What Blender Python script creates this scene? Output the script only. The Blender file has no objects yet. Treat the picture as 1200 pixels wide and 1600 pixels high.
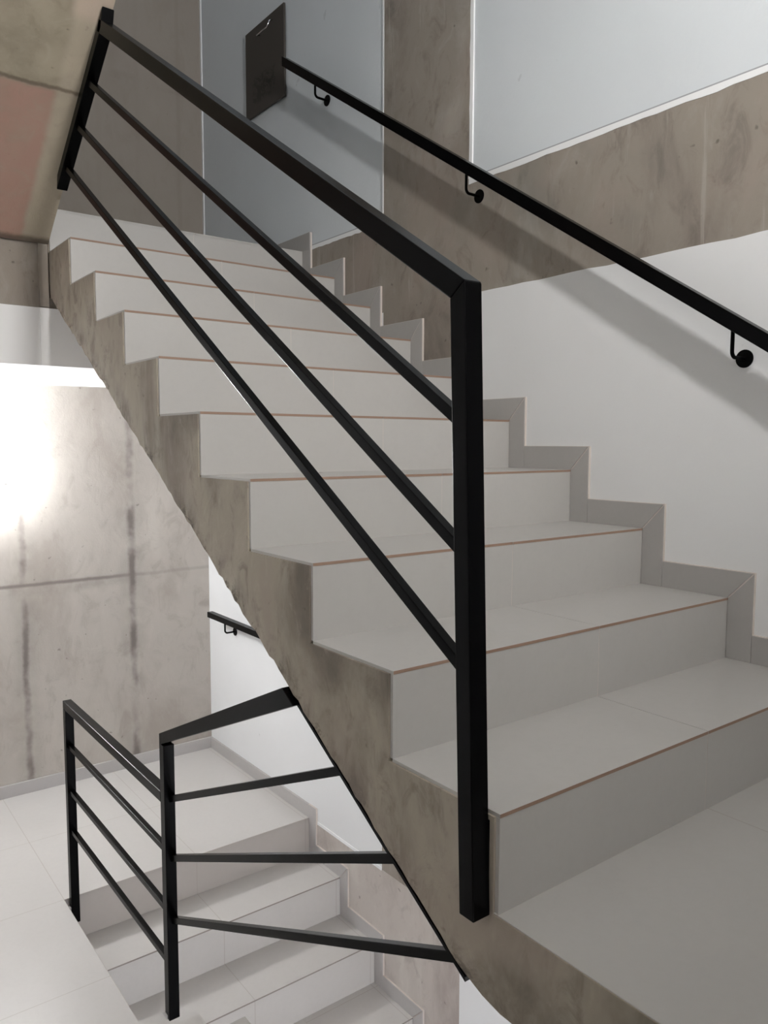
import bpy, bmesh, math, random
from mathutils import Vector, Matrix
random.seed(4)
sc = bpy.context.scene
C = bpy.context.scene.collection

# ------------------------------------------------------------------ sizes (metres)
R_ = 0.17            # riser of the upper flight
T_ = 0.28125         # tread of the upper flight
W = 1.197            # face of the right wall
YB = 3.69            # face of the back wall
YL = 9 * T_          # front of the far landing
ZL = -1.175          # lower landing
XE = -0.035          # edge of the lower landing beside the lower flight
XL = -1.25           # left wall
YN = -1.45           # near wall

# ------------------------------------------------------------------ materials
def new_mat(name):
    m = bpy.data.materials.new(name); m.use_nodes = True
    nt = m.node_tree; b = nt.nodes['Principled BSDF']
    return m, nt, b
class NB:
    """small node builder working on world position"""
    def __init__(s, nt):
        s.nt = nt; s.N = nt.nodes; s.L = nt.links
        g = s.N.new('ShaderNodeNewGeometry'); s.pos = g.outputs['Position']
        x = s.N.new('ShaderNodeSeparateXYZ'); s.L.new(s.pos, x.inputs[0])
        s.x, s.y, s.z = x.outputs
    def link(s, a, inp):
        if isinstance(a, (int, float)): inp.default_value = a
        elif isinstance(a, (tuple, list)): inp.default_value = (*a, 1) if len(a) == 3 and inp.type == 'RGBA' else a
        else: s.L.new(a, inp)
    def m(s, op, a, b=0.0, c=0.0, clamp=False):
        n = s.N.new('ShaderNodeMath'); n.operation = op; n.use_clamp = clamp
        s.link(a, n.inputs[0]); s.link(b, n.inputs[1]); s.link(c, n.inputs[2]); return n.outputs[0]
    def noise(s, scale, detail=5, rough=.55, vec=(1, 1, 1), dist=0, off=(0, 0, 0)):
        mp = s.N.new('ShaderNodeMapping'); s.L.new(s.pos, mp.inputs[0]); mp.inputs['Scale'].default_value = vec
        mp.inputs['Location'].default_value = off
        n = s.N.new('ShaderNodeTexNoise'); s.L.new(mp.outputs[0], n.inputs['Vector'])
        n.inputs['Scale'].default_value = scale; n.inputs['Detail'].default_value = detail
        n.inputs['Roughness'].default_value = rough; n.inputs['Distortion'].default_value = dist
        return n.outputs['Fac']
    def ramp(s, v, lo, hi, a=0.0, b=1.0):
        n = s.N.new('ShaderNodeMapRange'); n.interpolation_type = 'SMOOTHSTEP'
        s.link(v, n.inputs[0]); n.inputs[1].default_value = lo; n.inputs[2].default_value = hi
        n.inputs[3].default_value = a; n.inputs[4].default_value = b; return n.outputs[0]
    def mix(s, f, a, b, mode='MIX'):
        n = s.N.new('ShaderNodeMix'); n.data_type = 'RGBA'; n.blend_type = mode
        s.link(f, n.inputs[0]); s.link(a, n.inputs[6]); s.link(b, n.inputs[7]); return n.outputs[2]
    def line(s, coord, at, width, wob=0.0, wn=None):
        """soft band around coord == at"""
        d = s.m('SUBTRACT', coord, at)
        if wn is not None: d = s.m('ADD', d, s.m('MULTIPLY', s.m('SUBTRACT', wn, .5), wob))
        return s.ramp(s.m('ABSOLUTE', d), width, width * .15, 0, 1)
    def bump(s, h, bsdf, strength=.2, dist=.01):
        n = s.N.new('ShaderNodeBump'); n.inputs['Strength'].default_value = strength
        n.inputs['Distance'].default_value = dist; s.link(h, n.inputs['Height']); s.L.new(n.outputs[0], bsdf.inputs['Normal'])

def concrete(name, base, dark, light, streak=(1, 1, .35), rough=.85, amt=1.0, extra=None, scale=3.0):
    m, nt, b = new_mat(name); k = NB(nt)
    n1 = k.noise(scale, 6, .6, streak, .4); n2 = k.noise(scale * 4.5, 8, .65, (1, 1, .6), .8, (3, 1, 2)); n3 = k.noise(90, 3, .6)
    c = k.mix(k.m('MULTIPLY', k.ramp(n1, .48, .72), amt), base, dark)
    c = k.mix(k.m('MULTIPLY', k.ramp(n1, .46, .28), amt * .8), c, light)
    c = k.mix(k.m('MULTIPLY', k.ramp(n2, .50, .70), .6 * amt, clamp=True), c, dark)
    c = k.mix(k.m('MULTIPLY', k.ramp(n2, .45, .25), .35 * amt), c, light)
    spots = k.noise(26, 2, .5, (1, 1, 1), 0, (7, 2, 5))
    c = k.mix(k.m('MULTIPLY', k.ramp(spots, .70, .78), .6), c, tuple(v * .45 for v in dark))
    if extra: c = extra(k, c, n2)
    k.link(c, b.inputs['Base Color'])
    b.inputs['Roughness'].default_value = rough
    b.inputs['Specular IOR Level'].default_value = .3
    h = k.m('ADD', k.m('MULTIPLY', n2, 1.0), k.m('MULTIPLY', n3, .25))
    k.bump(h, b, .35, .006)
    return m

def back_extra(k, c, n2):
    dk = (.20, .175, .16)
    wn = k.noise(5, 5, .7, (1, 1, 1), 0, (1, 4, 2))
    brk = k.ramp(k.noise(3.2, 4, .6, (1, 1, 1), 0, (9, 3, 1)), .38, .62)
    below = k.ramp(k.z, 1.2, 1.1)
    for x, wd, s in ((.712, .032, .95), (.113, .026, .85)):
        l = k.line(k.x, x, wd, .05, wn)
        c = k.mix(k.m('MULTIPLY', k.m('MULTIPLY', l, below), k.m('MULTIPLY_ADD', brk, s, .12)), c, dk)
        w = k.line(k.x, x, wd * 4, .1, wn)
        c = k.mix(k.m('MULTIPLY', k.m('MULTIPLY', w, below), k.m('MULTIPLY', brk, .28)), c, dk)
    tilt = k.m('ADD', k.z, k.m('MULTIPLY', k.x, -.0))
    l = k.line(tilt, -.012, .016, .02, wn)
    xf = k.ramp(k.x, .85, .5)
    c = k.mix(k.m('MULTIPLY', l, k.m('MULTIPLY_ADD', xf, .6, .25)), c, dk)
    l = k.line(tilt, -.03, .055, .08, wn)
    c = k.mix(k.m('MULTIPLY', k.m('MULTIPLY', l, xf), k.m('MULTIPLY', brk, .4)), c, dk)
    # faint board joints on the upper part
    up = k.ramp(k.z, 1.5, 1.6)
    for x, s in ((1.053, .3), (.806, .1), (.584, .12)):
        l = k.line(k.x, x, .022, .03, wn)
        c = k.mix(k.m('MULTIPLY', k.m('MULTIPLY', l, up), s), c, dk)
    l = k.line(k.z, 2.81, .035, .06, wn)
    c = k.mix(k.m('MULTIPLY', k.m('MULTIPLY', l, up), k.m('MULTIPLY', brk, .6)), c, dk)
    # browner boards on the upper wall
    c = k.mix(k.m('MULTIPLY', up, .72), c, (.235, .20, .17))
    return c

def soffit_extra(k, c, n2):
    wn = k.noise(6, 5, .7)
    # reddish formwork stain beyond the board joint, pale strip along the edge
    pk = k.m('MULTIPLY', k.ramp(k.m('ADD', k.y, k.m('MULTIPLY', k.m('SUBTRACT', wn, .5), .03)), 1.955, 1.975), k.ramp(k.m('ADD', k.x, k.m('MULTIPLY', k.m('SUBTRACT', wn, .5), .05)), -.09, -.12))
    c = k.mix(k.m('MULTIPLY', pk, k.ramp(n2, .2, .6, .45, .9)), c, (.40, .245, .20))
    c = k.mix(k.m('MULTIPLY', k.ramp(k.x, -.12, -.09), .45), c, (.50, .43, .34))
    c = k.mix(k.m('MULTIPLY', k.m('MULTIPLY', k.ramp(k.y, 1.76, 1.72), k.ramp(k.x, -.13, -.10)), .7), c, (.52, .42, .34))  # lit patch towards the high end, painted lighter into the soffit colour
    c = k.mix(k.m('MULTIPLY', k.line(k.y, 1.955, .010, .03, wn), .75), c, (.13, .10, .075))
    c = k.mix(k.m('MULTIPLY', k.line(k.y, 2.515, .028, .04, wn), .8), c, (.09, .07, .055))
    return c

def side_extra(k, c, n2):
    n = k.noise(1.5, 5, .6, (1, 1, .9), .5, (2, 5, 1))
    c = k.mix(k.m('MULTIPLY', k.ramp(n, .50, .66), .5), c, (.20, .195, .175))
    n = k.noise(2.2, 5, .6, (1, 1, .7), .5, (8, 1, 4))
    c = k.mix(k.m('MULTIPLY', k.ramp(n, .52, .66), .5), c, (.33, .27, .235))
    n = k.noise(9, 5, .7, (1, 1.6, .12), .2, (1, 1, 6))      # thin run marks
    return k.mix(k.m('MULTIPLY', k.ramp(n, .60, .70), .35), c, (.46, .42, .37))
def string_extra(k, c, n2):
    # dark grime and streaks along the ragged lower edge of the flight
    d = k.m('SUBTRACT', k.z, k.m('MULTIPLY_ADD', k.y, .607, -.187))
    n = k.noise(7, 6, .7, (1, 1.3, .7), .6, (5, 2, 3))
    g = k.m('MULTIPLY', k.ramp(d, .11, .0), k.ramp(n, .45, .68))
    c = k.mix(k.m('MULTIPLY', g, .75), c, (.13, .105, .09))
    n = k.noise(14, 5, .75, (1, .8, 1.2), .3, (1, 7, 3))
    c = k.mix(k.m('MULTIPLY', k.m('MULTIPLY', k.ramp(d, .05, .0), k.ramp(n, .52, .62)), .7), c, (.07, .055, .048))
    nv = k.noise(2.6, 4, .6, (1, 1, 1), .5, (3, 3, 8))
    return k.mix(k.m('MULTIPLY', k.ramp(nv, .5, .68), .5), c, (.36, .30, .26))
M = {}
M['conc_string'] = concrete('stringer_concrete', (.395, .350, .288), (.185, .157, .128), (.53, .48, .405), streak=(1, .8, .45), amt=1.0, scale=3.6, extra=string_extra)
M['conc_wall'] = concrete('side_wall_concrete', (.285, .250, .215), (.165, .138, .118), (.40, .365, .325), streak=(1, 1, .55), amt=1.0, extra=side_extra, scale=2.4)
M['conc_low'] = concrete('lower_side_wall_concrete', (.50, .455, .42), (.36, .31, .285), (.60, .565, .52), streak=(1, 1, .5), amt=.95)
M['conc_back'] = concrete('back_wall_concrete', (.465, .43, .39), (.34, .30, .265), (.555, .52, .475), streak=(1, 1, .6), amt=.8, extra=back_extra, scale=2.2)
M['conc_soffit'] = concrete('soffit_concrete', (.36, .315, .24), (.25, .215, .16), (.43, .38, .30), streak=(1, 1, 1), amt=.9, extra=soffit_extra)

def plaster(name, col, rough=.75, bmp=.25):
    m, nt, b = new_mat(name); k = NB(nt)
    n1 = k.noise(2.0, 4, .5); n2 = k.noise(38, 4, .6, (1, 1, .6)); n3 = k.noise(9, 4, .6, (1, 1, .5), .4, (2, 2, 2))
    c = k.mix(k.m('MULTIPLY', k.ramp(n1, .35, .7), .25), col, tuple(v * .88 for v in col))
    sp = k.noise(16, 2, .5, (1, 1, 1), 0, (4, 8, 1))
    c = k.mix(k.m('MULTIPLY', k.ramp(sp, .735, .78), .35), c, tuple(v * .6 for v in col))
    k.link(c, b.inputs['Base Color']); b.inputs['Roughness'].default_value = rough
    b.inputs['Specular IOR Level'].default_value = .35
    k.bump(k.m('ADD', k.m('MULTIPLY', n2, .4), n3), b, bmp, .006)
    return m
M['white'] = plaster('white_wall_paint', (.76, .765, .77))
M['white_cool'] = plaster('cool_white_wall_paint', (.655, .69, .715), bmp=.45)  # cool daylight cast put into the white of the upper panels
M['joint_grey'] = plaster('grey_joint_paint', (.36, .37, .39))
M['white_edge'] = plaster('white_edge_paint', (.84, .845, .85), bmp=.15)
M['white_soffit'] = plaster('white_ceiling_paint', (.84, .84, .84), bmp=.1)

def tile(name, col, joints=None, rough=.38, grout=(.30, .25, .21)):
    m, nt, b = new_mat(name); k = NB(nt)
    n1 = k.noise(1.6, 4, .55); n2 = k.noise(45, 4, .7)
    c = k.mix(k.m('MULTIPLY', k.ramp(n1, .3, .7), .35), col, tuple(v * .86 for v in col))
    c = k.mix(k.m('MULTIPLY', k.ramp(n2, .4, .7), .12), c, tuple(v * .8 for v in col))
    if joints:
        (x0, dx), (y0, dy) = joints
        for co, o, d in ((k.x, x0, dx), (k.y, y0, dy)):
            f = k.m('FRACT', k.m('DIVIDE', k.m('SUBTRACT', co, o), d))
            e = k.m('MULTIPLY', k.m('MINIMUM', f, k.m('SUBTRACT', 1.0, f)), d)
            c = k.mix(k.m('MULTIPLY', k.ramp(e, .0022, .0010), .42), c, grout)
    k.link(c, b.inputs['Base Color']); b.inputs['Roughness'].default_value = rough
    b.inputs['Specular IOR Level'].default_value = .4
    k.bump(n2, b, .03, .002)
    return m
TC = (.49, .475, .455)
M['tile'] = tile('pale_grey_porcelain', TC)
M['tile_floor'] = tile('pale_grey_floor_porcelain', TC, ((.63, 1.2), (-.60, .6)))
M['tile_floor_low'] = tile('pale_grey_lower_floor_porcelain', (.56, .54, .52), ((-.635, .6), (1.9, .6)))
M['tile_skirt'] = tile('grey_skirting_porcelain', (.41, .395, .38), rough=.45)
M['tile_base'] = tile('pale_skirting_porcelain', (.46, .44, .43), rough=.45)
def plain(name, col, rough=.5, metal=0, spec=.5):
    m, nt, b = new_mat(name); k = NB(nt)
    n = k.noise(30, 3, .5)
    k.link(k.mix(k.m('MULTIPLY', n, .25), col, tuple(v * .8 for v in col)), b.inputs['Base Color'])
    b.inputs['Roughness'].default_value = rough; b.inputs['Metallic'].default_value = metal
    b.inputs['Specular IOR Level'].default_value = spec
    return m
M['biscuit'] = plain('brown_tile_body', (.31, .205, .15), .8)
M['biscuit_grey'] = plain('grey_brown_tile_body', (.27, .235, .215), .8)
M['grout'] = plain('pale_grout', (.64, .58, .53), .9)
M['black'] = plain('black_satin_paint', (.0014, .0014, .0017), .27, 0, .085)
M['black_matt'] = plain('black_bracket_paint', (.0012, .0012, .0012), .5, 0, .08)
M['chrome'] = plain('bright_metal', (.75, .75, .77), .22, 1)
M['lamp_white'] = plain('white_lamp_housing', (.75, .75, .75), .4)
def emit(name, col, s):
    m, nt, b = new_mat(name)
    b.inputs['Base Color'].default_value = (.8, .8, .8, 1)
    b.inputs['Emission Color'].default_value = (*col, 1); b.inputs['Emission Strength'].default_value = s
    return m
M['glow_low'] = emit('lit_lamp_diffuser_lower', (.97, .985, 1), 59)
M['glow_up'] = emit('lit_lamp_diffuser_upper', (1, .985, .965), 350)
M['glow_under'] = emit('lit_lamp_diffuser_under', (.93, .95, 1), 98)
M['sky_pane'] = emit('daylit_opal_pane', (.86, .93, 1), .28)  # glowing pane of the added rooflight, soft fill
def board_mat():
    m, nt, b = new_mat('dark_board'); k = NB(nt)
    n = k.noise(22, 5, .7, (1, 1, 1), 1.5); n2 = k.noise(5, 3, .5)
    c = k.mix(k.m('MULTIPLY', n2, .4), (.058, .050, .043), (.040, .035, .030))
    zone = k.m('MULTIPLY', k.m('MULTIPLY', k.ramp(k.z, 2.53, 2.56), k.ramp(k.z, 2.69, 2.66)), k.m('MULTIPLY', k.ramp(k.y, 2.77, 2.80), k.ramp(k.y, 3.03, 3.0)))
    c = k.mix(k.m('MULTIPLY', zone, k.ramp(n, .45, .55)), c, (.025, .021, .018))
    k.link(c, b.inputs['Base Color']); b.inputs['Roughness'].default_value = .6
    return m
M['board'] = board_mat()

# ------------------------------------------------------------------ mesh helpers
class MB:
    def __init__(s): s.v = []; s.f = []; s.m = []
    def poly(s, pts, faces, mi=0):
        o = len(s.v); s.v += [tuple(p) for p in pts]
        for f in faces: s.f.append([o + i for i in f]); s.m.append(mi)
    def box(s, x0, x1, y0, y1, z0, z1, mi=0):
        p = [(x, y, z) for z in (z0, z1) for y in (y0, y1) for x in (x0, x1)]
        s.poly(p, [(0, 2, 3, 1), (4, 5, 7, 6), (0, 1, 5, 4), (2, 6, 7, 3), (0, 4, 6, 2), (1, 3, 7, 5)], mi); return s
    def prism_x(s, pts, x0, x1, mi=0):
        """polygon in (y, z) extruded along x"""
        n = len(pts); p = [(x0, y, z) for y, z in pts] + [(x1, y, z) for y, z in pts]
        f = [tuple(range(n))[::-1], tuple(range(n, 2 * n))] + [(i, (i + 1) % n, n + (i + 1) % n, n + i) for i in range(n)]
        s.poly(p, f, mi); return s
    def tube(s, pts, r, seg=12, mi=0):
        pts = [Vector(p) for p in pts]; rings = []
        up = Vector((0, 0, 1)); o = len(s.v)
        prev = None
        for i, p in enumerate(pts):
            d = (pts[min(i + 1, len(pts) - 1)] - pts[max(i - 1, 0)]).normalized()
            if prev is None:
                a = d.cross(up) if abs(d.dot(up)) < .95 else d.cross(Vector((0, 1, 0)))
            else: a = prev - d * prev.dot(d)
            a.normalize(); prev = a; b = d.cross(a)
            for k in range(seg):
                t = 2 * math.pi * k / seg; s.v.append(tuple(p + (a * math.cos(t) + b * math.sin(t)) * r))
        for i in range(len(pts) - 1):
            for k in range(seg):
                s.f.append([o + i * seg + k, o + i * seg + (k + 1) % seg, o + (i + 1) * seg + (k + 1) % seg, o + (i + 1) * seg + k]); s.m.append(mi)
        s.f.append([o + k for k in range(seg)][::-1]); s.m.append(mi)
        e = o + (len(pts) - 1) * seg; s.f.append([e + k for k in range(seg)]); s.m.append(mi)
        return s
    def build(s, name, mats, parent=None, bevel=0.0, seg=2, smooth=False):
        if not isinstance(mats, (list, tuple)): mats = [mats]
        org = Vector(parent.get('origin', (0, 0, 0))) if parent else Vector((0, 0, 0))
        me = bpy.data.meshes.new(name)
        me.from_pydata([tuple(Vector(v) - org) for v in s.v], [], s.f)
        for m in mats: me.materials.append(m)
        for p, mi in zip(me.polygons, s.m): p.material_index = mi
        bm = bmesh.new(); bm.from_mesh(me); bmesh.ops.recalc_face_normals(bm, faces=bm.faces)
        bm.to_mesh(me); bm.free()
        if smooth:
            for p in me.polygons: p.use_smooth = True
        o = bpy.data.objects.new(name, me); C.objects.link(o)
        if parent:
            o.parent = parent
        if bevel:
            b = o.modifiers.new('bevel', 'BEVEL'); b.width = bevel; b.segments = seg; b.limit_method = 'ANGLE'; b.angle_limit = .6
            b.harden_normals = False
        return o
def struct(name, mb, mat, label=None, **k):
    o = mb.build(name, mat, **k); o['kind'] = 'structure'
    if label: o['label'] = label
    return o
def thing(name, label, cat, loc, group=None):
    o = bpy.data.objects.new(name, None); C.objects.link(o); o.location = loc
    o.empty_display_size = .1
    o['origin'] = tuple(loc)
    o['label'] = label; o['category'] = cat
    if group: o['group'] = group
    return o

# ------------------------------------------------------------------ the room
ZT, ZB = 4.7, -3.25
struct('wall_back', MB().box(XL - .15, W + .2, YB, YB + .2, ZB, ZT), M['conc_back'], 'board-marked concrete wall behind both landings')
struct('wall_left', MB().box(XL - .15, XL, YN, YB, ZB, ZT), M['white'], 'white painted wall left of the stairwell')
struct('wall_near', MB().box(XL - .15, W + .2, YN - .2, YN, ZB, ZT), M['white'], 'white painted wall at the near landing')
cl = MB(); cl.box(XL - .15, W + .2, YN - .2, .5, ZT, ZT + .1); cl.box(XL - .15, W + .2, 3.3, YB + .2, ZT, ZT + .1)
cl.box(XL - .15, .1, .5, 3.3, ZT, ZT + .1); cl.box(1.1, W + .2, .5, 3.3, ZT, ZT + .1)
struct('ceiling', cl, M['white_soffit'], 'white ceiling of the stairwell')
struct('floor', MB().box(XL, W, YN, YB, ZB - .1, ZB), M['tile_floor_low'], 'tiled floor at the foot of the stairwell')

# right wall: plaster panels between exposed column and beams
CY0, CY1 = 1.36, 1.885
def jag(a0, a1, at, n, amp):
    return [(a0 + (a1 - a0) * i / n, at + random.uniform(-amp, amp)) for i in range(n + 1)]
wr = MB()
wr.box(W + .012, W + .2, YN, YB, ZB, ZT)
wall_right = struct('wall_right', wr, M['white'], 'right side wall of white plaster with exposed column and beam')
def wpart(name, mb, mat, label=None, **k):
    o = mb.build(name, mat, wall_right, **k)
    if label: o['label'] = label
    return o
# lower plaster, flush with the concrete, beam undersides slightly ragged
mb = MB()
e = jag(YN, CY0, 1.325, 40, .0022)
mb.prism_x([(YN, ZB)] + [(CY0, ZB)] + e[::-1], W, W + .05)
wpart('plaster_panel', mb, M['white'])
mb = MB(); mb.box(W, W + .05, CY1, YB, -1.18, 1.325); wpart('plaster_panel', mb, M['white'])
# recessed upper panels with painted margins
def upper_panel(y0, y1, z0, z1, left, right):
    mb = MB(); mb.box(W + .005, W + .05, y0, y1, z0, z1)
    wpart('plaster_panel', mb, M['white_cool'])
    mb = MB(); mb.box(W - .0003, W + .02, y0, y1 - .016, z0 + .016, z0 + .0205); wpart('panel_joint', mb, M['joint_grey'])  # grey strip painting in the shade of the gap above the margin
    mg = MB(); w = .016
    e = jag(y0, y1, z0 - .003, 60, .0022)
    mg.prism_x(e + [(y1, z0 + w), (y0, z0 + w)], W - .0012, W + .02)
    if left:   # far side (towards larger y)
        e = jag(z0 + w, z1, y1 + .001, 70, .0018)
        mg.prism_x([(y1 - w, z0 + w)] + [(b, a) for a, b in e] + [(y1 - w, z1)], W - .0012, W + .02)
    if right:
        mg.prism_x([(y0, z0 + w), (y0 + .010, z0 + w), (y0 + .010, z1), (y0, z1)], W - .0012, W + .02)
    wpart('plaster_margin', mg, M['white_edge'])
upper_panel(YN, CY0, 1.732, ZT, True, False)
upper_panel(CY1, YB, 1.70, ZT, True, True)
mb = MB()
mb.box(W, W + .08, CY0, CY1, ZB, ZT); wpart('column', mb, M['conc_wall'], 'exposed concrete column in the wall')
mb = MB(); mb.box(W + .0003, W + .08, YN, CY0, 1.318, 1.735)
mb.box(W + .0003, W + .08, CY1, YB, 1.325, 1.702); wpart('beam', mb, M['conc_wall'], 'exposed concrete beam at landing level')
mb = MB(); mb.box(W - .001, W + .08, CY0, 2.6, ZB, -1.182); mb.box(W, W + .08, 2.6, YB, ZB, -1.18)
wpart('beam', mb, M['conc_low'], 'pale lower concrete beam')
mb = MB(); mb.box(W - .003, W + .02, CY1, 2.43, -1.187, -1.172); wpart('plaster_margin', mb, M['white_edge'])

# near landing and its slab
mb = MB()
mb.prism_x([(-.012, -.0015), (-.012, -.164), (YN, -.168), (YN, -.0015)], 0, W)
mb.prism_x([(-.31, -.0015), (-.31, -.168), (YN, -.168), (YN, -.0015)], XL, 0)
near = struct('floor_near_landing', mb, M['conc_string'], 'near landing, tiled, with a concrete edge')
mb = MB(); mb.box(.002, W, YN, .008, -.0015, 0); mb.box(XL, .002, YN, -.31, -.0015, 0)
mb.build('tiling', M['tile_floor'], near)

# far upper landing
mb = MB(); mb.box(XL, -.004, YL + .004, YB, 1.305, 1.692); mb.box(-.004, W, YL + .014, YB, 1.305, 1.692)
mb.box(-.042, -.006, YL - .006, YL + .02, 1.308, 1.56)
far = struct('floor_far_landing', mb, M['conc_wall'], 'far upper landing with concrete front edge')
mb = MB(); mb.box(XL, W, YL, YB, 1.692, 1.70); mb.build('tiling', M['tile_floor'], far)
mb = MB(); mb.box(XL, W, YL + .006, YB, 1.075, 1.3045); mb.box(-.042, -.008, YL, YL + .02, 1.076, 1.304)
struct('ceiling_far_landing', mb, M['white_soffit'], 'white painted underside and front of the far landing')

# lower landing
mb = MB(); mb.box(XL, XE, 1.40, YB, ZL - .17, ZL - .008); mb.box(XE, W, 2.508, YB, ZL - .17, ZL - .008)
low = struct('floor_lower_landing', mb, M['conc_low'], 'lower landing with pale floor tiles')
mb = MB(); mb.box(XL, XE, 1.40, YB, ZL - .008, ZL); mb.box(XE, W, 2.50, YB, ZL - .008, ZL)
mb.build('tiling', M['tile_floor_low'], low)
# high near landing where the upper flight arrives
mb = MB(); mb.box(XL, W, YN, -.30, 3.22, 3.40)
struct('floor_top_landing', mb, M['conc_wall'], 'high landing overhead at the near wall')

# added rooflight out of view, its pane glows as soft fill
fr = MB()
for a in ((.10, .14, .5, 3.3), (1.06, 1.10, .5, 3.3), (.14, 1.06, .5, .54), (.14, 1.06, 3.26, 3.3), (.14, 1.06, 1.88, 1.92)): fr.box(*a, ZT - .02, ZT + .08)
wn_ = struct('window_1', fr, M['lamp_white'], 'white framed rooflight in the ceiling of the stairwell', bevel=.003)
pn = MB(); pn.box(.14, 1.06, .54, 1.88, ZT + .04, ZT + .05); pn.box(.14, 1.06, 1.92, 3.26, ZT + .04, ZT + .05)
pn.build('pane', M['sky_pane'], wn_)
# skirtings on the flat
struct('baseboard_back', MB().box(XL, W, YB - .012, YB, ZL, ZL + .07), M['tile_base'], 'pale tile skirting along the back wall', bevel=.001, seg=1)
struct('baseboard_right', MB().box(W - .012, W, 2.435, YB - .012, ZL, ZL + .07), M['tile_base'], 'pale tile skirting on the lower landing below the right wall', bevel=.001, seg=1)
struct('trim_1', MB().box(W - .012, W, YL - .07, YB, 1.70, 1.78), M['tile_skirt'], 'grey tile skirting of the far upper landing', bevel=.001, seg=1)
struct('trim_2', MB().box(XL, W - .012, YB - .012, YB, 1.70, 1.78), M['tile_skirt'], 'grey tile skirting at the back of the upper landing', bevel=.001, seg=1)
struct('trim_3', MB().box(W - .012, W, YN, -.076, 0, .077), M['tile_skirt'], 'grey tile skirting of the near landing', bevel=.001, seg=1)

# ------------------------------------------------------------------ staircases
def skirt(parent, y0, z0, r, t, n, w, h, x1, mat, first=1):
    """mitred skirting tiles that step with the flight; nosing i at (y0+(i-1)t, z0+i r)"""
    g = MB(); s = MB(); gp = .0012
    for i in range(first, n + 1):
        y = y0 + (i - 1) * t; z = z0 + i * r; zp = z - r; yo = y - w; zo = z + h
        # upright tile
        s.prism_x([(yo, zp + (h if i == first else 0)), (yo, zo - gp * 2), (y - gp, z - gp * 2), (y - gp, zp), (yo, zp)][1:], x1 - .011, x1)
        # level tile
        ye = y + t - w if i < n else y + .004
        s.prism_x([(yo + gp * 2, zo), (ye - gp, zo), (ye - gp, z), (y + gp, z)], x1 - .011, x1)
        g.prism_x([(yo - .0012, zp), (yo - .0012, zo + .0012), (ye, zo + .0012), (ye, z - .001), (y, z - .001), (y, zp)], x1 - .0085, x1)
    s.build('skirting', mat, parent, bevel=.0006, seg=1)
    g.build('skirting_grout', M['grout'], parent)

def flight(name, label, y0, z0, r, t, n, x0, x1, soffit, side=.0045, body_mat=None, tile_mat=None, edge_mat=None, joint=.62, loc=None, skirting=None, ragged=True, last_tread=True):
    body_mat = body_mat or M['conc_string']; tile_mat = tile_mat or M['tile']
    top = thing(name, label, 'staircase', loc or (x0, y0, z0))
    th = .008; tt = .0065
    pts = []
    for i in range(1, n + 1):
        y = y0 + (i - 1) * t + th
        pts += [(y, z0 + (i - 1) * r - tt if i > 1 else z0 - .002), (y, z0 + i * r - tt)]
    ye = y0 + (n - 1) * t + .012
    pts.append((ye, z0 + n * r - tt))
    pts += soffit(ye)
    b = MB(); b.prism_x(pts, x0, x1)
    b.build('concrete_flight', body_mat, top)
    for i in range(1, n + 1):
        y = y0 + (i - 1) * t; z = z0 + i * r
        xs = [(x0 + side, joint - .0009), (joint + .0009, x1)] if joint else [(x0 + side, x1)]
        rb = MB()
        for a, c in xs: rb.box(a, c, y, y + th, z - r, z - tt - .0004)
        rb.build('riser', tile_mat, top)
        if i < n or last_tread:
            tb = MB(); ye = y + t if i < n else y + t * .4
            for a, c in xs:
                o = len(tb.f)
                tb.box(a, c, y - .0008, ye + .001, z - tt, z, 1)
                tb.m[o + 1] = 0; tb.m[o + 4] = 0                       # glazed top, brown tile body at the edge
            tb.build('tread', [tile_mat, edge_mat or M['biscuit']], top)
        gb = MB()
        if joint:
            gb.box(joint - .0009, joint + .0009, y + .0003, y + th, z - r, z - tt)
            gb.build('grout_line', M['grout'], top)
    if skirting: skirt(top, y0, z0, r, t, n, *skirting)
    return top

def soffitA(ye):
    out = [(ye, 1.345)]
    ys = [YL - .02 - k * .022 for k in range(int((YL - .06) / .022))]
    for y in ys:
        j = random.uniform(-1, 1)
        out.append((y, -.187 + .607 * y + j * .0035 * (1 if random.random() < .7 else 1.8)))
    out += [(.03, -.156), (-.012, -.164), (-.012, -.002)]
    return out
flight('staircase', 'upper flight of ten pale tiled steps with mottled concrete side behind black railing',
       0, 0, R_, T_, 10, 0, W - .009, soffitA, skirting=(.073, .077, W, M['tile_skirt']), loc=(0, 0, 0), last_tread=False)

# flight below it, dropping from the lower landing under the upper flight
rz, tz, nz = .192, .285, 9
yz0 = 2.50 - (nz - 1) * tz; zz0 = ZL - nz * rz
flight('staircase', 'lower flight of pale tiled steps descending under the upper flight beside white wall',
       yz0, zz0, rz, tz, nz, XE + .002, W - .009, lambda ye: [(ye, ZL - .36), (yz0 + .25, zz0 - .08), (yz0, zz0 - .08)],
       body_mat=M['conc_low'], tile_mat=M['tile_base'] and M['tile_floor_low'], joint=None, edge_mat=M['biscuit_grey'], loc=(0, yz0, zz0),
       skirting=(.066, .07, W, M['tile_base']), last_tread=False)

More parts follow.
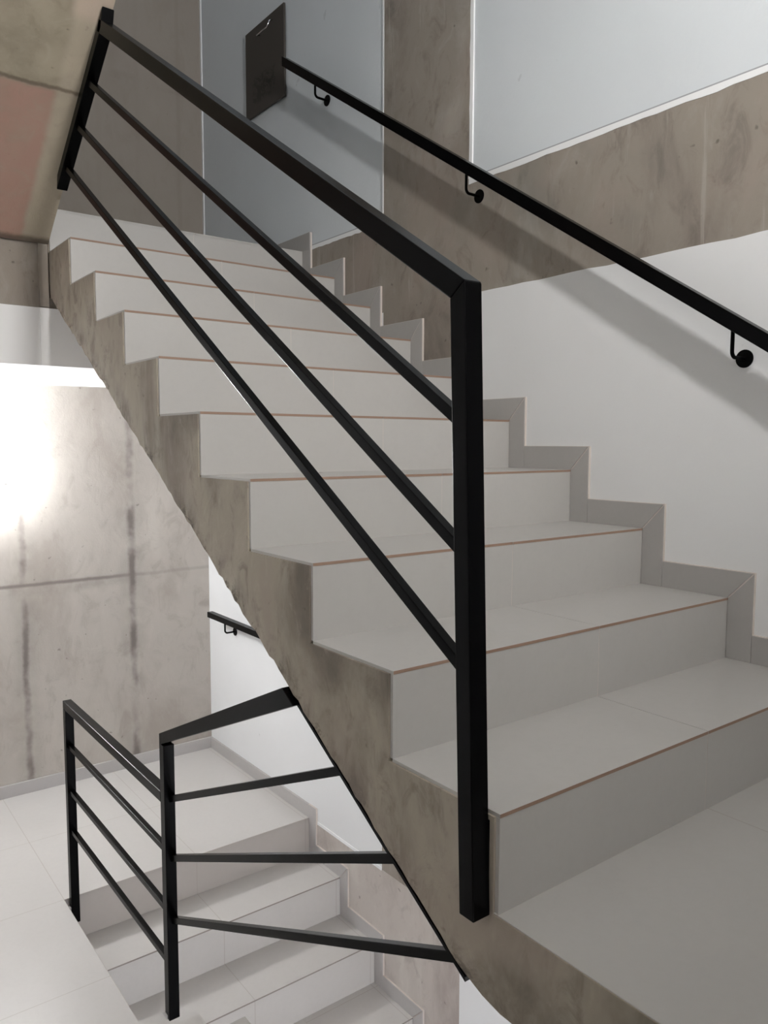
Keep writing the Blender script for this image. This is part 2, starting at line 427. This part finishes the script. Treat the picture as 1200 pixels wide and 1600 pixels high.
# short flight from the lower landing up to the near landing (rises towards the camera)
def mirror_flight(name, label, y0, z0, r, t, n, x0, x1, soff, body_mat, tile_mat):
    top = thing(name, label, 'staircase', ((x0 + x1) / 2, y0, z0))
    th = .008; tt = .0065; pts = []
    for i in range(1, n + 1):
        y = y0 - (i - 1) * t - th
        pts += [(y, z0 + (i - 1) * r - tt), (y, z0 + i * r - tt)]
    pts += soff
    b = MB(); b.prism_x(pts, x0, x1); b.build('concrete_flight', body_mat, top)
    for i in range(1, n + 1):
        y = y0 - (i - 1) * t; z = z0 + i * r
        MB().box(x0, x1 - .001, y - th, y, z - r, z - tt).build('riser', tile_mat, top)
        if i < n:
            tb = MB(); tb.box(x0, x1 - .001, y - t, y + .0008, z - tt, z, 1); tb.m[1] = 0
            tb.build('tread', [tile_mat, M['biscuit']], top)
    return top
ry = -ZL / 7
mirror_flight('staircase', 'short flight of pale steps rising from the lower landing at the bottom edge', 1.40, ZL, ry, .285, 7, XL + .012, XE,
              [(-.305, -.007), (-.305, -.17), (-.1, -.20), (1.35, ZL - .16), (1.39, ZL - .16)], M['conc_low'], M['tile_floor_low'])
SB = .66
zs = lambda y: 1.565 + SB * (2.51 - y)
mirror_flight('staircase', 'flight overhead at top left seen from its stained concrete underside', YL - .001, 1.70, .17, .281, 10, XL + .012, -.004,
              [(-.012, 3.39), (-.012, zs(-.012))] + [(y, zs(y) + random.uniform(-.002, .002)) for y in [k * .05 for k in range(1, 50)]] + [(YL - .012, zs(YL) + .003)],
              M['conc_soffit'], M['tile'])

# ------------------------------------------------------------------ railings
def bar_cut(mb, p0, p1, vt, x0, x1, zc):
    """bar starting with a vertical cut at p0 and ending on the sloping line zc(y)"""
    h = vt / 2; s = (p1[1] - p0[1]) / (p1[0] - p0[0])
    a = meet((p0[0], p0[1] + h), (p0[0] - 1, p0[1] + h - s), zc); b = meet((p0[0], p0[1] - h), (p0[0] - 1, p0[1] - h - s), zc)
    mb.prism_x([(p0[0], p0[1] - h), b, a, (p0[0], p0[1] + h)], x0, x1)

def bar_yz(mb, p0, p1, vt, x0, x1):
    """straight bar in the (y, z) plane with vertical cut ends; vt = vertical thickness"""
    (ya, za), (yb, zb) = p0, p1; h = vt / 2
    mb.prism_x([(ya, za - h), (yb, zb - h), (yb, zb + h), (ya, za + h)], x0, x1)

def meet(p0, p1, z_at):        # where the line p0-p1 meets the line z_at(y)
    s = (p1[1] - p0[1]) / (p1[0] - p0[0]); c0 = z_at(0); k = z_at(1) - c0
    y = (c0 - p0[1] + s * p0[0]) / (s - k); return (y, p0[1] + s * (y - p0[0]))

# main railing of the upper flight
rl = thing('stair_railing', 'large black metal railing with post and three bars beside the upper flight', 'railing', (-.02, .03, 0))
x0, x1 = -.039, -.0012
yf0, pd, lean = .013, .034, .038
yf = lambda z: yf0 + lean * z
sl = .634
ztop = 1.019
bu = lambda y: zs(y) - .004          # top of mounting bar against the underside
bl = lambda y: zs(y) - .046
tA = (yf(ztop), ztop); dz = .045
line_t = lambda y: ztop + sl * (y - tA[0])
bA = meet(tA, (tA[0] + 1, ztop + sl), bu); yb_ = yf(1.0) + pd
bB = meet((tA[0], ztop - dz), (tA[0] + 1, ztop - dz + sl), lambda y: zs(y) - .02)
mb = MB(); mb.prism_x([(yf0, -.0055), (yf0 + pd, -.0055), (yb_, line_t(yb_) - dz), tA], x0, x1)
mb.build('post', M['black'], rl, bevel=.002)
mb = MB(); mb.prism_x([tA, (yb_, line_t(yb_) - dz), bB, bA], x0, x1)
mb.build('handrail', M['black'], rl, bevel=.002)
for a, b in (((.097, .819), (1.835, 1.917)), ((.090, .611), (1.969, 1.819)), ((.082, .418), (2.13, 1.729))):
    e2 = meet(a, b, lambda y: zs(y) - .025); s = (b[1] - a[1]) / (b[0] - a[0]); ys = yf(a[1]) + pd - .003
    st = (ys, a[1] + s * (ys - a[0]))
    mb = MB(); bar_yz(mb, st, e2, .0235, -.031, -.011); mb.build('bar', M['black'], rl, bevel=.0015)
mb = MB()
ya, yb2 = 2.235, 1.690
mb.prism_x([(ya, bu(ya)), (ya + .012, bl(ya + .012)), (yb2 + .02, bl(yb2 + .02)), (yb2, bu(yb2))], x0, x1)
mb.build('mounting_bar', M['black'], rl, bevel=.002)
mb = MB(); mb.prism_x([(.018, .0), (.055, .0), (.055, .155), (.018, .155)], -.0015, .0035)
mb.build('mounting_plate', M['black_matt'], rl, bevel=.001)

# lower railing
lr = thing('stair_railing', 'smaller black metal railing with two posts on the lower landing edge', 'railing', (-.012, 1.38, ZL))
x0, x1 = -.015, .0197
yn, yf_, ps = 1.390, 2.465, .0345
zfar = -.3085; znear = -.1235
mb = MB(); mb.box(x0, x1, yf_, yf_ + ps - .002, ZL - .10, zfar - .034); mb.build('post', M['black'], lr, bevel=.0018)
mb = MB(); mb.box(x0, x1, yn, yn + ps, -1.045, znear - .03)
mb.build('post', M['black'], lr, bevel=.0018)
mb = MB(); mb.box(x0, x1, yn + ps, yf_ + ps - .002, zfar - .034, zfar); mb.build('handrail', M['black'], lr, bevel=.0018)
for z in (-.499, -.695, -.866):
    mb = MB(); mb.box(-.007, .011, yn + ps, yf_, z - .0095, z + .0095); mb.build('bar', M['black'], lr, bevel=.0012)
for y0_, z0_, z1_ in ((yn + .006, -1.044, -1.032), (yf_, ZL - .09, ZL - .03)):
    mb = MB(); mb.box(XE, x0, y0_ + .006, y0_ + .028, z0_, z1_); mb.build('fixing_stub', M['tile_base'], lr)
sa = lambda y: -.187 + .607 * y
s2 = .4448
mb = MB()
pa = meet((yn + ps, znear), (yn + ps - 1, znear + s2), lambda y: sa(y) - .004); pb = meet((yn, znear - .036), (yn - 1, znear - .036 + s2), lambda y: sa(y) - .004)
mb.prism_x([(yn + ps, znear), (yn + ps, znear - .036), pb, pa], x0, x1); mb.build('handrail', M['black'], lr, bevel=.0018)
k_ = 1.0246
sc_ = lambda p: (-.858 + (p[0] + .858) * k_, .769 + (p[1] - .769) * k_)
for a, b in (((1.32, -.293), (.45, .092)), ((1.33, -.483), (.276, -.018)), ((1.325, -.678), (.094, -.114))):
    a = sc_(a); b = sc_(b); s = (b[1] - a[1]) / (b[0] - a[0]); st = (yn + .003, a[1] + s * (yn - a[0]))
    mb = MB(); bar_cut(mb, st, b, .0215, .0006, .0186, lambda y: sa(y) - .0045); mb.build('bar', M['black'], lr, bevel=.0012)
mb = MB(); mb.prism_x([(.655, sa(.655) - .0045), (.072, sa(.072) - .0045), (.072, sa(.072) - .0135), (.655, sa(.655) - .0135)], .0004, .034)
mb.build('mounting_bar', M['black'], lr)

# wall handrails
def bracket(parent, y, zc, xr, zrail):
    """disc on the wall, arm out of it, bent up to the rail"""
    pts = [(W - .004, y, zc), (xr + .022, y, zc)]
    for k in range(1, 7):
        a = k / 6 * math.pi / 2
        pts.append((xr + .022 - .016 * math.sin(a), y, zc + .016 * (1 - math.cos(a))))
    pts.append((xr + .006, y, zrail))
    b = MB().tube(pts, .0052, 12).build('bracket', M['black_matt'], parent, smooth=True)
    d = MB().tube([(W, y, zc), (W - .0045, y, zc)], .0245, 32)
    d.v = [v for v in d.v]
    o = MB(); o.v, o.f, o.m = d.v, d.f, d.m
    p = o.build('wall_plate', M['black_matt'], parent, bevel=.001)
    return b
hr = thing('wall_handrail', 'long black square handrail on brackets along the right wall above the upper flight', 'handrail', (W, 1.3, 1.7))
ym, yn_ = 2.556, -.42
XR = 1.112
hz = lambda y: 1.027 + (2.576 - 1.027) / (2.556 - .164) * (y - .164)
mb = MB(); bar_yz(mb, (yn_, hz(yn_)), (ym, hz(ym)), .0455, XR - .019, XR + .019); mb.build('handrail', M['black'], hr, bevel=.002)
for y, z in ((2.318, 2.343), (1.303, 1.671), (.266, .997)):
    bracket(hr, y, z, XR + .012, hz(y) - .015)
hr2 = thing('wall_handrail', 'short black handrail on the white wall of the lower landing beneath the upper flight', 'handrail', (W, 3.2, -.3))
mb = MB(); mb.box(XR - .018, XR + .018, 2.55, 3.50, -.285, -.252); mb.build('handrail', M['black'], hr2, bevel=.002)
for y in (3.335, 2.72): bracket(hr2, y, -.356, XR + .012, -.275)

# dark board hung on the wall above the handrail's end
bd = thing('notice_board', 'dark board with small bright metal clip hung on white wall above handrail end', 'board', (W, 2.89, 2.48))
mb = MB(); mb.box(W - .012, W - .001, 2.69, 3.095, 2.487, 2.929); mb.build('panel', M['board'], bd, bevel=.0015)
mb = MB()
pts = [(W - .012, 2.935, 2.868), (W - .030, 2.935, 2.862), (W - .036, 2.925, 2.856), (W - .036, 2.82, 2.856), (W - .034, 2.81, 2.865), (W - .026, 2.808, 2.885), (W - .012, 2.806, 2.893)]
mb.tube(pts, .0035, 8); o = mb.build('clip', M['chrome'], bd, smooth=True); o['label'] = 'bright bent metal clip'

# ------------------------------------------------------------------ lamps
def lamp_with_added_visor(label, x, y, z, glow, w=.17, h=.12, d=.06, lip=.044):
    t = thing('wall_lamp', label, 'lamp', (x, y, z))
    hs = MB(); hs.box(x - w / 2, x + w / 2, y, y + d - .012, z - h / 2, z + h / 2)
    hs.build('housing', M['lamp_white'], t, bevel=.003)
    fr = MB()
    fr.box(x - w / 2 - .004, x + w / 2 + .004, y + .01, y + d + lip, z - h / 2 - .004, z - h / 2 + .004)  # long lip added to cut steep rays and darken the lowest steps
    fr.box(x - w / 2 - .004, x + w / 2 + .004, y + .01, y + d + .006, z + h / 2 - .004, z + h / 2 + .004)
    for sx in (-1, 1): fr.box(x + sx * w / 2 - .004, x + sx * w / 2 + .004, y + .01, y + d + .006, z - h / 2, z + h / 2)
    fr.build('visor', M['lamp_white'], t)
    MB().box(x - w / 2 + .006, x + w / 2 - .006, y + d - .0115, y + d, z - h / 2 + .006, z + h / 2 - .006).build('diffuser', glow, t)
    return t
def wall_lamp(label, x, y, z, sgn, glow, w=.26, h=.13, d=.085):
    t = thing('wall_lamp', label, 'lamp', (x, y, z))
    MB().box(x - w / 2 - .006, x + w / 2 + .006, min(y, y + sgn * .022), max(y, y + sgn * .022), z - h / 2 - .006, z + h / 2 + .006).build('housing', M['lamp_white'], t, bevel=.004)
    MB().box(x - w / 2 + .004, x + w / 2 - .004, min(y + sgn * .022, y + sgn * d), max(y + sgn * .022, y + sgn * d), z - h / 2 + .004, z + h / 2 - .004).build('diffuser', glow, t, bevel=.012, seg=4)
    return t
wall_lamp('glowing white bulkhead lamp on the concrete back wall above the lower landing', -.085, YB, .615, -1, M['glow_low'])
lamp_with_added_visor('glowing white visor lamp on the near wall above the near landing', .06, YN, 2.2, M['glow_up'])

wall_lamp('glowing white bulkhead lamp on the near wall under the near landing', .25, YN, -.72, 1, M['glow_under'])
# ------------------------------------------------------------------ world, camera, view
w = bpy.data.worlds.new('world'); sc.world = w; w.use_nodes = True
w.node_tree.nodes['Background'].inputs[0].default_value = (.6, .65, .7, 1)
w.node_tree.nodes['Background'].inputs[1].default_value = .3
cd = bpy.data.cameras.new('camera'); cam = bpy.data.objects.new('camera', cd); C.objects.link(cam)
yaw, pitch, roll = 6.50846260e-01, -8.83274004e-02, 2.80894695e-03
f = Vector((math.sin(yaw) * math.cos(pitch), math.cos(yaw) * math.cos(pitch), math.sin(pitch)))
rt = Vector((math.cos(yaw), -math.sin(yaw), 0)); up = rt.cross(f)
c, s = math.cos(roll), math.sin(roll)
r2 = rt * c + up * s; u2 = up * c - rt * s
mt = Matrix((( r2.x, u2.x, -f.x, -8.85691825e-01), (r2.y, u2.y, -f.y, -8.57627844e-01), (r2.z, u2.z, -f.z, 7.68677349e-01), (0, 0, 0, 1)))
cam.matrix_world = mt
cd.sensor_fit = 'HORIZONTAL'; cd.sensor_width = 36; cd.lens = 1227.44 / 1200 * 36; cd.clip_start = .02; cd.clip_end = 60
sc.camera = cam
vs = sc.view_settings
vs.view_transform = 'Standard'; vs.look = 'None'; vs.gamma = 1; vs.use_curve_mapping = False; vs.exposure = 1.8
sc.cycles.max_bounces = 10; sc.cycles.diffuse_bounces = 6
sc.cycles.sample_clamp_indirect = 6; sc.cycles.use_denoising = True
for o in bpy.data.objects:
    if 'origin' in o: del o['origin']
